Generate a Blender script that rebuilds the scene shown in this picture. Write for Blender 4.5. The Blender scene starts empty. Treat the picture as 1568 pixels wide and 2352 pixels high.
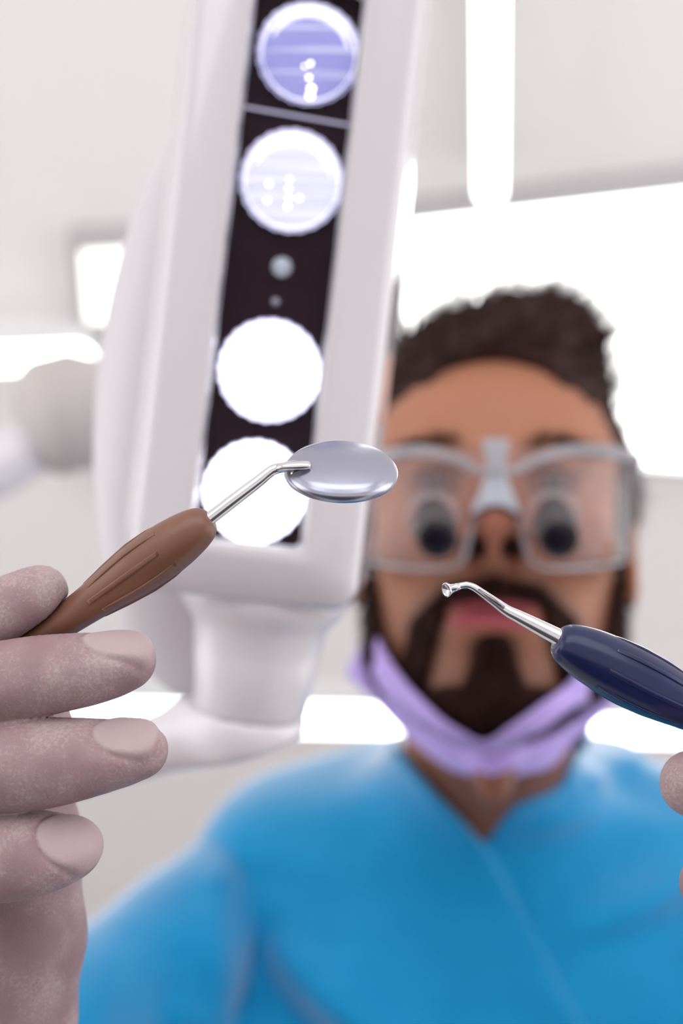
import bpy, math, random
import numpy as np
from mathutils import Vector, Matrix

random.seed(7)
rng = np.random.default_rng(7)
scene = bpy.context.scene
COL = scene.collection

# ------------------------------------------------------------------ camera
F = 50.0 / 36.0 * 2352.0           # focal length in pixels of the 1568x2352 frame
ELEV = math.radians(38)
CAM = Vector((0, 0, 1.0))
R = Matrix.Rotation(math.pi / 2 + ELEV, 3, 'X')
cd = bpy.data.cameras.new('camera')
cam = bpy.data.objects.new('camera', cd)
COL.objects.link(cam)
cam.location = CAM
cam.rotation_euler = R.to_euler()
cd.sensor_fit = 'VERTICAL'
cd.sensor_height = 36
cd.sensor_width = 24
cd.lens = 50
cd.clip_start = 0.02
cd.dof.use_dof = True
cd.dof.focus_distance = 0.300
cd.dof.aperture_fstop = 9.0
scene.camera = cam

# ------------------------------------------------------------------ world, view, added fill lights
scene.view_settings.view_transform = 'Standard'
scene.view_settings.look = 'None'
scene.view_settings.gamma = 1
scene.view_settings.exposure = 0.22
scene.view_settings.use_curve_mapping = False
w = bpy.data.worlds.new('world')
scene.world = w
w.use_nodes = True
w.node_tree.nodes['Background'].inputs[0].default_value = (0.95, 0.97, 1, 1)
w.node_tree.nodes['Background'].inputs[1].default_value = 1.0
scene.cycles.max_bounces = 10
scene.cycles.diffuse_bounces = 5
scene.cycles.glossy_bounces = 4
scene.cycles.transparent_max_bounces = 12
scene.cycles.caustics_reflective = False
scene.cycles.caustics_refractive = False
scene.cycles.sample_clamp_indirect = 6

CEIL = 2.75
ROOM = (-3.0, 3.0, -2.2, 5.4)      # x0 x1 y0 y1


def area(name, loc, rot, sx, sy, power, col=(1, 1, 1)):
    l = bpy.data.lights.new(name, 'AREA')
    l.shape = 'RECTANGLE'
    l.size = sx
    l.size_y = sy
    l.energy = power
    l.color = col
    o = bpy.data.objects.new(name, l)
    o.location = loc
    o.rotation_euler = rot
    COL.objects.link(o)
    return o


# added fill lamps, one inside each of three unseen, made-up windows
area('added_fill_left', (ROOM[0] + .12, 0.6, 1.35), (0, math.radians(-90), 0), 1.9, 3.6, 17, (1, .98, .96))
area('added_fill_right', (ROOM[1] - .12, 0.6, 1.35), (0, math.radians(90), 0), 1.9, 3.6, 17, (1, .98, .98))
area('added_fill_rear', (0, ROOM[2] + .12, 1.65), (math.radians(90), 0, math.radians(0)), 4.4, 1.7, 20, (.97, .97, 1))


# ------------------------------------------------------------------ helpers
def cs(px, py, d):
    """A point at distance d along the view, in the camera's axes (metres)."""
    return np.array([(px - 784) / F * d, (1176 - py) / F * d, -d])


def pr(r, d):
    return r / F * d


def c2w(p):
    return CAM + R @ Vector(p)


def tag(o, label=None, cat=None, group=None, kind=None):
    if label: o['label'] = label
    if cat: o['category'] = cat
    if group: o['group'] = group
    if kind: o['kind'] = kind
    return o


def thing(name, O, label, cat, group=None, camspace=True):
    o = bpy.data.objects.new(name, None)
    o.empty_display_size = 0.02
    if camspace:
        o.location = c2w(O)
        o.rotation_euler = R.to_euler()
    else:
        o.location = Vector(O)
    COL.objects.link(o)
    o['_o'] = [float(x) for x in O]
    o['_c'] = int(camspace)
    tag(o, label, cat, group)
    return o


def mk(name, V, Fc, mat, parent=None, O=None, smooth=True, camspace=True):
    """Link one mesh; V in the camera's axes (or world axes), made local to its thing."""
    V = np.asarray(V, dtype=float)
    top = parent
    while top is not None and top.parent is not None:
        top = top.parent
    if top is not None:
        O = np.array(top['_o'])
        camspace = bool(top['_c'])
    elif O is None:
        O = V.mean(axis=0)
    me = bpy.data.meshes.new(name)
    me.from_pydata([tuple(v) for v in (V - np.array(O))], [], [tuple(int(i) for i in f) for f in Fc])
    me.update()
    if smooth:
        me.polygons.foreach_set('use_smooth', [True] * len(me.polygons))
    me.materials.append(mat)
    o = bpy.data.objects.new(name, me)
    COL.objects.link(o)
    if parent is not None:
        o.parent = parent
    else:
        if camspace:
            o.location = c2w(O)
            o.rotation_euler = R.to_euler()
        else:
            o.location = Vector(O)
        o['_o'] = [float(x) for x in O]
        o['_c'] = int(camspace)
    return o


def join(*parts):
    V, Fc, n = [], [], 0
    for v, f in parts:
        v = np.asarray(v, float)
        V.append(v)
        Fc += [tuple(int(i) + n for i in q) for q in f]
        n += len(v)
    return np.vstack(V), Fc


def unit(v):
    v = np.asarray(v, float)
    return v / np.linalg.norm(v)


def basis(axis, ref=(0, 0, 1)):
    a = unit(axis)
    ref = np.asarray(ref, float)
    if abs(a @ unit(ref)) > .97:
        ref = np.array([1.0, 0, 0])
    x = unit(np.cross(ref, a))
    y = np.cross(a, x)
    return x, y, a


def lathe(c, axis, prof, n=48, sx=1, sy=1, ref=(0, 0, 1), cap=True):
    """prof: list of (distance along axis, radius)."""
    x, y, a = basis(axis, ref)
    V, Fc = [], []
    th = np.linspace(0, 2 * math.pi, n, endpoint=False)
    for s, r in prof:
        for t in th:
            V.append(np.asarray(c) + a * s + x * r * sx * math.cos(t) + y * r * sy * math.sin(t))
    for i in range(len(prof) - 1):
        for j in range(n):
            k = (j + 1) % n
            Fc.append((i * n + j, i * n + k, (i + 1) * n + k, (i + 1) * n + j))
    if cap:
        Fc.append(tuple(range(n))[::-1])
        Fc.append(tuple((len(prof) - 1) * n + j for j in range(n)))
    return np.array(V), Fc


def tube(pts, rad, n=20, flat=1.0, ref=(0, 0, 1)):
    """Swept tube through pts with radii rad; flat squeezes it along ref."""
    pts = [np.asarray(p, float) for p in pts]
    V, Fc = [], []
    for i, p in enumerate(pts):
        t = pts[min(i + 1, len(pts) - 1)] - pts[max(i - 1, 0)]
        x, y, a = basis(t, ref)
        fl = flat[i] if isinstance(flat, (list, tuple)) else flat
        for j in range(n):
            q = 2 * math.pi * j / n
            V.append(p + x * rad[i] * math.cos(q) + y * rad[i] * fl * math.sin(q))
    for i in range(len(pts) - 1):
        for j in range(n):
            k = (j + 1) % n
            Fc.append((i * n + j, i * n + k, (i + 1) * n + k, (i + 1) * n + j))
    Fc.append(tuple(range(n))[::-1])
    Fc.append(tuple((len(pts) - 1) * n + j for j in range(n)))
    return np.array(V), Fc


def smooth_path(pts, rad, sub=6):
    """Catmull-Rom through points and radii."""
    P = np.array([list(p) + [r] for p, r in zip(pts, rad)], float)
    Q = np.vstack([2 * P[0] - P[1], P, 2 * P[-1] - P[-2]])
    out = []
    for i in range(1, len(Q) - 2):
        for k in range(sub):
            t = k / sub
            a, b, c, d = Q[i - 1], Q[i], Q[i + 1], Q[i + 2]
            out.append(.5 * (2 * b + (c - a) * t + (2 * a - 5 * b + 4 * c - d) * t * t + (3 * b - a - 3 * c + d) * t ** 3))
    out.append(P[-1])
    out = np.array(out)
    return list(out[:, :3]), list(out[:, 3])


def box(c, s, bev=0):
    c = np.asarray(c, float)
    x, y, z = [v / 2 for v in s]
    V = [c + np.array((i * x, j * y, k * z)) for i in (-1, 1) for j in (-1, 1) for k in (-1, 1)]
    Fc = [(0, 1, 3, 2), (4, 6, 7, 5), (0, 4, 5, 1), (2, 3, 7, 6), (0, 2, 6, 4), (1, 5, 7, 3)]
    return np.array(V), Fc


# ---- signed distance modelling
def ell(P, c, r):
    q = (P - np.asarray(c)) / np.asarray(r, float)
    k0 = np.sqrt((q * q).sum(1)) + 1e-9
    q2 = q / np.asarray(r, float)
    k1 = np.sqrt((q2 * q2).sum(1)) + 1e-9
    return k0 * (k0 - 1) / k1


def cap(P, a, b, ra, rb=None):
    rb = ra if rb is None else rb
    a = np.asarray(a, float); b = np.asarray(b, float)
    ab = b - a
    h = np.clip(((P - a) @ ab) / (ab @ ab), 0, 1)
    d = P - a - h[:, None] * ab
    return np.sqrt((d * d).sum(1)) - (ra + (rb - ra) * h)


def chain(P, pts, rad, k=0.002):
    d = None
    for i in range(len(pts) - 1):
        e = cap(P, pts[i], pts[i + 1], rad[i], rad[i + 1])
        d = e if d is None else smin(d, e, k)
    return d


def smin(a, b, k):
    h = np.clip(.5 + .5 * (b - a) / k, 0, 1)
    return b + (a - b) * h - k * h * (1 - h)


def smax(a, b, k):
    return -smin(-a, -b, k)


def sstep(x, a, b):
    t = np.clip((x - a) / (b - a), 0, 1)
    return t * t * (3 - 2 * t)


def nets(fn, lo, hi, h):
    """Naive surface nets over the box lo..hi at step h, evaluated only near the surface."""
    B = 6
    lo = np.asarray(lo, float); hi = np.asarray(hi, float)
    nb = np.ceil((hi - lo) / (h * B)).astype(int)
    n = nb * B
    ci = np.stack(np.meshgrid(*[np.arange(k) for k in nb], indexing='ij'), -1).reshape(-1, 3)
    cc = lo + (ci + .5) * B * h
    cv = fn(cc)
    near = (np.abs(cv) < B * h * 1.45).reshape(nb)
    big = np.repeat(np.repeat(np.repeat(cv.reshape(nb), B, 0), B, 1), B, 2).astype(float)
    m = np.repeat(np.repeat(np.repeat(near, B, 0), B, 1), B, 2)
    idx = np.argwhere(m)
    vals = np.empty(len(idx))
    for s in range(0, len(idx), 400000):
        vals[s:s + 400000] = fn(lo + (idx[s:s + 400000] + .5) * h)
    big[m] = vals
    ins = big < 0
    cnt = np.zeros(tuple(n - 1), np.int8)
    offs = [(i, j, k) for i in (0, 1) for j in (0, 1) for k in (0, 1)]
    for i, j, k in offs:
        cnt += ins[i:n[0] - 1 + i, j:n[1] - 1 + j, k:n[2] - 1 + k]
    act = (cnt > 0) & (cnt < 8)
    ai = np.argwhere(act)
    vid = -np.ones(tuple(n - 1), np.int64)
    vid[act] = np.arange(len(ai))
    acc = np.zeros((len(ai), 3)); num = np.zeros(len(ai))
    for a in offs:
        for ax in range(3):
            if a[ax] == 1: continue
            b = list(a); b[ax] = 1
            pa = ai + np.array(a); pb = ai + np.array(b)
            va = big[pa[:, 0], pa[:, 1], pa[:, 2]]; vb = big[pb[:, 0], pb[:, 1], pb[:, 2]]
            mk_ = (va < 0) != (vb < 0)
            t = va[mk_] / (va[mk_] - vb[mk_])
            pt = pa[mk_].astype(float)
            pt[:, ax] += t
            acc[mk_] += pt; num[mk_] += 1
    V = lo + (acc / num[:, None] + .5) * h
    Fc = []
    for ax in range(3):
        u, v = [(1, 2), (2, 0), (0, 1)][ax]
        sl0 = [slice(None)] * 3; sl1 = [slice(None)] * 3
        sl0[ax] = slice(0, n[ax] - 1); sl1[ax] = slice(1, n[ax])
        s0 = ins[tuple(sl0)]; s1 = ins[tuple(sl1)]
        e = np.argwhere(s0 != s1)
        e = e[(e[:, u] > 0) & (e[:, v] > 0) & (e[:, u] < n[u] - 1) & (e[:, v] < n[v] - 1)]
        fl = s0[e[:, 0], e[:, 1], e[:, 2]]
        q = []
        for du, dv in ((-1, -1), (0, -1), (0, 0), (-1, 0)):
            c = e.copy(); c[:, u] += du; c[:, v] += dv
            q.append(vid[c[:, 0], c[:, 1], c[:, 2]])
        q = np.stack(q, 1)
        q[~fl] = q[~fl][:, ::-1]
        Fc.append(q[(q >= 0).all(1)])
    return V, np.vstack(Fc)


def poly_sd(P, poly):
    """Signed distance to a 2D polygon (negative inside)."""
    poly = np.asarray(poly, float)
    d = np.full(len(P), 1e9); s = np.ones(len(P))
    for i in range(len(poly)):
        a = poly[i]; b = poly[i - 1]
        e = b - a; w_ = P - a
        t = np.clip((w_ @ e) / (e @ e), 0, 1)
        q = w_ - t[:, None] * e
        d = np.minimum(d, (q * q).sum(1))
        c1 = P[:, 1] >= a[1]; c2 = P[:, 1] < b[1]; c3 = e[0] * w_[:, 1] > e[1] * w_[:, 0]
        fl = (c1 & c2 & c3) | (~c1 & ~c2 & ~c3)
        s[fl] *= -1
    return s * np.sqrt(d)


# ------------------------------------------------------------------ materials
def mat(name, col=(.8, .8, .8), rough=.5, metal=0, **kw):
    m = bpy.data.materials.new(name)
    m.use_nodes = True
    b = m.node_tree.nodes['Principled BSDF']
    b.inputs['Base Color'].default_value = (*col, 1)
    b.inputs['Roughness'].default_value = rough
    b.inputs['Metallic'].default_value = metal
    for k, v in kw.items():
        b.inputs[k.replace('_', ' ')].default_value = v
    return m


def vary(m, c1, c2, scale, detail=4, lo=.35, hi=.65, stretch=(1, 1, 1), bump=0, bscale=None, bdist=.0005):
    nt = m.node_tree; b = nt.nodes['Principled BSDF']
    tc = nt.nodes.new('ShaderNodeTexCoord'); mp = nt.nodes.new('ShaderNodeMapping')
    mp.inputs['Scale'].default_value = stretch
    nt.links.new(tc.outputs['Object'], mp.inputs[0])
    nz = nt.nodes.new('ShaderNodeTexNoise'); nz.inputs['Scale'].default_value = scale
    nz.inputs['Detail'].default_value = detail
    nt.links.new(mp.outputs[0], nz.inputs['Vector'])
    cr = nt.nodes.new('ShaderNodeValToRGB')
    cr.color_ramp.elements[0].position = lo; cr.color_ramp.elements[0].color = (*c1, 1)
    cr.color_ramp.elements[1].position = hi; cr.color_ramp.elements[1].color = (*c2, 1)
    nt.links.new(nz.outputs['Fac'], cr.inputs[0])
    nt.links.new(cr.outputs[0], b.inputs['Base Color'])
    if bump:
        n2 = nt.nodes.new('ShaderNodeTexNoise'); n2.inputs['Scale'].default_value = bscale or scale
        n2.inputs['Detail'].default_value = 5
        nt.links.new(mp.outputs[0], n2.inputs['Vector'])
        bp = nt.nodes.new('ShaderNodeBump'); bp.inputs['Strength'].default_value = bump
        bp.inputs['Distance'].default_value = bdist
        nt.links.new(n2.outputs['Fac'], bp.inputs['Height'])
        nt.links.new(bp.outputs[0], b.inputs['Normal'])
    return m


def emit(name, col, strength):
    m = mat(name, (.9, .9, .9), .4)
    b = m.node_tree.nodes['Principled BSDF']
    b.inputs['Emission Color'].default_value = (*col, 1)
    b.inputs['Emission Strength'].default_value = strength
    return m


def clear(name, tint=(1, 1, 1), milky=0.0, rough=.02, ior=1.45):
    """Thin clear plastic or glass: transparent with fresnel reflections and a little milkiness."""
    m = bpy.data.materials.new(name); m.use_nodes = True
    nt = m.node_tree; nt.nodes.remove(nt.nodes['Principled BSDF'])
    out = nt.nodes['Material Output']
    tr = nt.nodes.new('ShaderNodeBsdfTransparent'); tr.inputs[0].default_value = (*tint, 1)
    gl = nt.nodes.new('ShaderNodeBsdfGlossy'); gl.inputs['Roughness'].default_value = rough
    df = nt.nodes.new('ShaderNodeBsdfDiffuse'); df.inputs[0].default_value = (.8, .8, .84, 1)
    fr = nt.nodes.new('ShaderNodeFresnel'); fr.inputs['IOR'].default_value = ior
    m1 = nt.nodes.new('ShaderNodeMixShader'); m1.inputs[0].default_value = milky
    m2 = nt.nodes.new('ShaderNodeMixShader')
    nt.links.new(tr.outputs[0], m1.inputs[1]); nt.links.new(df.outputs[0], m1.inputs[2])
    nt.links.new(fr.outputs[0], m2.inputs[0]); nt.links.new(m1.outputs[0], m2.inputs[1])
    nt.links.new(gl.outputs[0], m2.inputs[2]); nt.links.new(m2.outputs[0], out.inputs[0])
    return m


M = {}
M['ceiling'] = vary(mat('ceiling_paint', rough=.9), (.83, .80, .79), (.86, .83, .82), .6, bump=.05, bscale=90)
M['wall'] = vary(mat('wall_paint', rough=.9), (.90, .88, .87), (.92, .90, .89), .5, bump=.05, bscale=90)
M['floor'] = vary(mat('floor_vinyl', rough=.4), (.68, .66, .66), (.73, .71, .71), 3)
M['trim'] = mat('trim_paint', (.8, .79, .79), .5)
M['light_frame'] = mat('light_frame', (.50, .48, .49), .5)
M['tube'] = emit('tube_diffuser', (1, 1, 1), 5.0)
M['panel'] = emit('panel_diffuser', (1, .985, .97), 5.0)
M['soft'] = emit('small_diffuser', (1, .97, .92), 1.6)
M['plastic'] = mat('white_plastic', (.60, .56, .59), .2, Coat_Weight=1, Coat_Roughness=.03)
M['plastic2'] = mat('cover_plastic', (.63, .59, .615), .35)
M['armpl'] = mat('arm_plastic', (.72, .685, .72), .3, Coat_Weight=.3)
M['recess'] = mat('recess_black', (.022, .007, .014), .2, Specular_IOR_Level=.12)
M['chrome'] = mat('steel', (.72, .71, .73), .17, 1)
M['mirror_back'] = mat('brushed_steel', (.40, .41, .50), .29, 1)
M['reflector'] = mat('reflector_metal', (.75, .77, .95), .18, 1)
M['brown'] = vary(mat('brown_silicone', rough=.42, Coat_Weight=.15, Coat_Roughness=.3), (.16, .066, .038), (.195, .084, .05), 45, bump=.12, bscale=2500, bdist=.0001)
M['navy'] = vary(mat('navy_silicone', rough=.3, Coat_Weight=.25, Coat_Roughness=.12, Specular_IOR_Level=.35), (.006, .009, .055), (.010, .016, .080), 60)
M['cloth'] = mat('blue_cotton', (.012, .23, .55), .55, Sheen_Weight=1.0, Sheen_Roughness=.40, Specular_IOR_Level=.08)
vary(M['cloth'], (.003, .235, .50), (.006, .275, .56), 12, bump=.2, bscale=1500, bdist=.0002)
M['mask'] = mat('mask_fabric', (.50, .37, .80), .8, Sheen_Weight=.2, Specular_IOR_Level=.1)
M['loop'] = mat('ear_loop', (.8, .78, .85), .8)
M['hair'] = vary(mat('hair', rough=.55, Specular_IOR_Level=.15), (.022, .009, .008), (.060, .030, .024), 60, stretch=(1, 6, 1))
M['beard'] = vary(mat('beard', rough=.7, Specular_IOR_Level=.08), (.016, .006, .005), (.034, .013, .009), 90)
M['lens_edge'] = clear('clear_plastic', (.99, .98, .99), .05, .03, 1.13)
M['frame_clear'] = clear('clear_frame', (.93, .92, .95), .30, .12, 1.3)
M['cover_glass'] = clear('cover_glass', (.98, .97, 1), 0, .01, 1.13)
M['loupe_dark'] = mat('loupe_glass', (.008, .006, .014), .12)
M['loupe_body'] = mat('loupe_barrel', (.07, .062, .066), .4)
M['loupe_holder'] = clear('loupe_holder', (.98, .97, .98), .22, .1, 1.3)
M['bridge'] = mat('bridge_plastic', (.40, .40, .43), .4)
M['nosepad'] = mat('nose_pad', (.52, .55, .62), .4)
M['joint'] = mat('joint_rubber', (.50, .46, .45), .6)
M['sclera'] = mat('sclera', (.42, .37, .36), .3)
M['iris'] = mat('iris', (.05, .025, .015), .1)
M['rim_glow'] = emit('rim_glow', (.93, .94, 1), .85)
M['pane'] = emit('added_window_glow', (.95, .97, 1), .8)  # glow for the unseen, made-up window panes


def glove_mat():
    m = mat('powdered_glove', rough=.55, Subsurface_Weight=.12, Subsurface_Scale=.004, Specular_IOR_Level=.3)
    b = m.node_tree.nodes['Principled BSDF']
    b.inputs['Subsurface Radius'].default_value = (1, .5, .45)
    nt = m.node_tree
    tc = nt.nodes.new('ShaderNodeTexCoord')

    def noise(sc, det, st=(1, 1, 1), dist=0):
        mp = nt.nodes.new('ShaderNodeMapping'); mp.inputs['Scale'].default_value = st
        nt.links.new(tc.outputs['Object'], mp.inputs[0])
        n = nt.nodes.new('ShaderNodeTexNoise'); n.inputs['Scale'].default_value = sc
        n.inputs['Detail'].default_value = det; n.inputs['Distortion'].default_value = dist
        nt.links.new(mp.outputs[0], n.inputs['Vector'])
        return n
    n1 = noise(70, 3); n2 = noise(1500, 6, dist=.6); n3 = noise(420, 4, (1, .25, 1), 1.5)
    cr = nt.nodes.new('ShaderNodeValToRGB')
    cr.color_ramp.elements[0].position = .35; cr.color_ramp.elements[0].color = (.29, .185, .20, 1)
    cr.color_ramp.elements[1].position = .7; cr.color_ramp.elements[1].color = (.38, .265, .28, 1)
    nt.links.new(n1.outputs['Fac'], cr.inputs[0])
    mu = nt.nodes.new('ShaderNodeMath'); mu.operation = 'MULTIPLY'
    nt.links.new(n1.outputs['Fac'], mu.inputs[0]); nt.links.new(n2.outputs['Fac'], mu.inputs[1])
    pw = nt.nodes.new('ShaderNodeValToRGB')
    pw.color_ramp.elements[0].position = .25; pw.color_ramp.elements[0].color = (0, 0, 0, 1)
    pw.color_ramp.elements[1].position = .40; pw.color_ramp.elements[1].color = (1, 1, 1, 1)
    nt.links.new(mu.outputs[0], pw.inputs[0])
    mx = nt.nodes.new('ShaderNodeMix'); mx.data_type = 'RGBA'
    nt.links.new(pw.outputs[0], mx.inputs[0]); nt.links.new(cr.outputs[0], mx.inputs[6])
    mx.inputs[7].default_value = (.43, .335, .34, 1)
    at = nt.nodes.new('ShaderNodeAttribute'); at.attribute_name = 'nail'
    m3 = nt.nodes.new('ShaderNodeMix'); m3.data_type = 'RGBA'
    nt.links.new(at.outputs['Fac'], m3.inputs[0]); nt.links.new(mx.outputs[2], m3.inputs[6])
    m3.inputs[7].default_value = (.45, .345, .355, 1)
    nt.links.new(m3.outputs[2], b.inputs['Base Color'])
    ad = nt.nodes.new('ShaderNodeMath'); ad.operation = 'MULTIPLY_ADD'
    nt.links.new(n3.outputs['Fac'], ad.inputs[0]); ad.inputs[1].default_value = 1.4
    nt.links.new(n2.outputs['Fac'], ad.inputs[2])
    bp = nt.nodes.new('ShaderNodeBump'); bp.inputs['Strength'].default_value = .35
    bp.inputs['Distance'].default_value = .00035
    nt.links.new(ad.outputs[0], bp.inputs['Height']); nt.links.new(bp.outputs[0], b.inputs['Normal'])
    return m


M['glove'] = glove_mat()


def skin_mat():
    m = mat('skin', (.46, .22, .14), .5, Specular_IOR_Level=.3, Subsurface_Weight=.1, Subsurface_Scale=.006)
    b = m.node_tree.nodes['Principled BSDF']
    b.inputs['Subsurface Radius'].default_value = (1, .4, .25)
    nt = m.node_tree
    at = nt.nodes.new('ShaderNodeAttribute'); at.attribute_name = 'tone'
    nt.links.new(at.outputs['Color'], b.inputs['Base Color'])
    return m


M['skin'] = skin_mat()


def lens_mat(name, base, line, s0, s1, lines):
    """Pressed-glass lens of the lamp: ribbed brightness of the lit glass."""
    m = emit(name, base, s0)
    nt = m.node_tree; b = nt.nodes['Principled BSDF']
    b.inputs['Roughness'].default_value = .15
    b.inputs['Specular IOR Level'].default_value = .1
    b.inputs['Base Color'].default_value = (.12, .12, .2, 1)
    tc = nt.nodes.new('ShaderNodeTexCoord')
    mp = nt.nodes.new('ShaderNodeMapping'); mp.inputs['Scale'].default_value = (9, 330, 1)
    nt.links.new(tc.outputs['Object'], mp.inputs[0])
    nz = nt.nodes.new('ShaderNodeTexNoise'); nz.inputs['Scale'].default_value = 1.6; nz.inputs['Detail'].default_value = 2
    nt.links.new(mp.outputs[0], nz.inputs['Vector'])
    cr = nt.nodes.new('ShaderNodeValToRGB')
    cr.color_ramp.elements[0].position = lines[0]; cr.color_ramp.elements[0].color = (*[c * s0 for c in base], 1)
    cr.color_ramp.elements[1].position = lines[1]; cr.color_ramp.elements[1].color = (*[c * s1 for c in line], 1)
    nt.links.new(nz.outputs['Fac'], cr.inputs[0])
    nt.links.new(cr.outputs[0], b.inputs['Emission Color'])
    b.inputs['Emission Strength'].default_value = 1
    return m


# ------------------------------------------------------------------ the room
def struct(name, V, Fc, m, smooth=False):
    o = mk(name, V, Fc, m, smooth=smooth, camspace=False, O=np.asarray(V).mean(0))
    o['kind'] = 'structure'
    return o


x0, x1, y0, y1 = ROOM
struct('floor', *box(((x0 + x1) / 2, (y0 + y1) / 2, -.05), (x1 - x0, y1 - y0, .1)), M['floor'])
struct('ceiling', *box(((x0 + x1) / 2, (y0 + y1) / 2, CEIL + .05), (x1 - x0, y1 - y0, .1)), M['ceiling'])
struct('wall_front', *box(((x0 + x1) / 2, y1 + .05, CEIL / 2), (x1 - x0, .1, CEIL)), M['wall'])


def wall_with_added_window(name, wname, along, fixed, a0, a1, b0, b1, z0, z1):
    """Wall with a made-up window: opening, frame and added glowing pane."""
    def bx(u0, u1, zz0, zz1, t=.1, off=0):
        if along == 'y':
            return box((fixed + off, (u0 + u1) / 2, (zz0 + zz1) / 2), (t, u1 - u0, zz1 - zz0))
        return box(((u0 + u1) / 2, fixed + off, (zz0 + zz1) / 2), (u1 - u0, t, zz1 - zz0))
    struct(name, *join(bx(a0, b0, 0, CEIL), bx(b1, a1, 0, CEIL), bx(b0, b1, 0, z0), bx(b0, b1, z1, CEIL)), M['wall'])
    f = .05
    fr = join(bx(b0, b1, z0, z0 + f, .06), bx(b0, b1, z1 - f, z1, .06), bx(b0, b0 + f, z0 + f, z1 - f, .06),
              bx(b1 - f, b1, z0 + f, z1 - f, .06), bx((b0 + b1) / 2 - .02, (b0 + b1) / 2 + .02, z0 + f, z1 - f, .06))
    o = struct(wname, *fr, M['trim'])
    g = mk('pane', *bx(b0 + f, b1 - f, z0 + f, z1 - f, .006), M['pane'], parent=o, smooth=False)


wall_with_added_window('wall_left', 'added_window_1', 'y', x0 - .05, y0, y1, -1.25, 2.45, .4, 2.3)  # unseen windows, made up as sources to light the room
wall_with_added_window('wall_right', 'added_window_2', 'y', x1 + .05, y0, y1, -1.25, 2.45, .4, 2.3)
wall_with_added_window('wall_back', 'added_window_3', 'x', y0 - .05, x0, x1, -2.25, 2.25, .75, 2.55)


def on_plane(px, py, z):
    d = R @ Vector(((px - 784) / F, (1176 - py) / F, -1))
    t = (z - CAM.z) / d.z
    p = CAM + d * t
    return np.array([p.x, p.y, p.z])


def stadium(a, b, w_, n=12):
    """Outline of a round-ended strip between a and b in the horizontal plane."""
    a = np.asarray(a[:2]); b = np.asarray(b[:2]); t = unit(b - a); nrm = np.array([-t[1], t[0]])
    out = []
    for c, s in ((b, 1), (a, -1)):
        for k in range(n + 1):
            q = -math.pi / 2 + math.pi * k / n
            out.append(c + s * (t * math.cos(q) + nrm * math.sin(q)) * w_ / 2)
    return np.array(out)


def prism(outline, za, zb, inset=0.0):
    n = len(outline)
    V = [(p[0], p[1], za) for p in outline] + [(p[0], p[1], zb) for p in outline]
    Fc = [tuple(range(n)), tuple(range(2 * n - 1, n - 1, -1))]
    Fc += [(i, i + n, (i + 1) % n + n, (i + 1) % n) for i in range(n)]
    return np.array(V, float), Fc


def linear_light(pa, pb, wpx, z, label, group='round-ended tube lights on the ceiling'):
    if abs(pa[0] - pb[0]) > abs(pa[1] - pb[1]):
        w_ = abs(on_plane(pb[0], pb[1] - wpx / 2, z)[1] - on_plane(pb[0], pb[1] + wpx / 2, z)[1])
    else:
        w_ = abs(on_plane(pb[0] - wpx / 2, pb[1], z)[0] - on_plane(pb[0] + wpx / 2, pb[1], z)[0])
    a = on_plane(*pa, z); b = on_plane(*pb, z)
    t = thing('tube_light', (a + b) / 2, label, 'ceiling light', group, camspace=False)
    # lit round-ended body with a pressed bevel, hung close under the ceiling
    V, Fc = [], []
    rings = [(w_ * .55, z + .030), (w_ * .93, z + .026), (w_, z + .016), (w_, z + .006), (w_ * .93, z), (w_ * .6, z - .004)]
    for ww, zz in rings:
        o = stadium(a, b, ww)
        V += [(p[0], p[1], zz) for p in o]
    n = len(stadium(a, b, w_))
    V = np.array(V)
    for nm, r0, r1, mm in (('light_housing', 0, 3, M['trim']), ('diffuser', 3, 5, M['tube'])):
        Fc = []
        for i in range(r1 - r0):
            for j in range(n):
                Fc.append((i * n + j, (i + 1) * n + j, (i + 1) * n + (j + 1) % n, i * n + (j + 1) % n))
        Fc += [tuple(range(n)), tuple((r1 - r0) * n + j for j in range(n))[::-1]]
        mk(nm, V[r0 * n:(r1 + 1) * n], Fc, mm, t)
    mk('mounting_plate', *prism(stadium(a, b, w_ * .5), z + .030, CEIL), M['trim'], t, smooth=False)
    return t


linear_light((1128, -1500), (1126, 446), 62, CEIL - .10, 'white round-ended strip light pointing down at top right, beside the lamp head')
linear_light((-350, 1640), (895, 1659), 62, CEIL - .09, 'long horizontal strip light behind the lamp neck, its round end beside the purple mask')
linear_light((1290, 1678), (2100, 1700), 50, CEIL - .09, 'horizontal strip light above the shoulder at the right edge, behind the navy handle')
linear_light((-350, 845), (175, 822), 56, CEIL - .09, 'white strip light at the left edge, partly behind the grey ribbed joint')


def quad_light(corners, z, m, name, label, cat, fw=.02, lip=.012):
    P = np.array([on_plane(px, py, z) for px, py in corners])
    c = P.mean(0)
    t = thing(name, (c[0], c[1], CEIL), label, cat, camspace=False)
    outer = np.array([p + unit(p - c) * fw * 1.4 for p in P])
    n = len(P)
    V, Fc = [], []
    for ring, zz in ((outer, CEIL), (outer, z - lip), (P, z - lip), (P, z)):
        V += [(p[0], p[1], zz) for p in ring]
    for i in range(3):
        for j in range(n):
            Fc.append((i * n + j, i * n + (j + 1) % n, (i + 1) * n + (j + 1) % n, (i + 1) * n + j))
    mk('frame', V, Fc, M['light_frame'], t, smooth=False)
    mk('diffuser', *prism(P[:, :2], z, z + .006), m, t, smooth=False)
    return t


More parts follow.
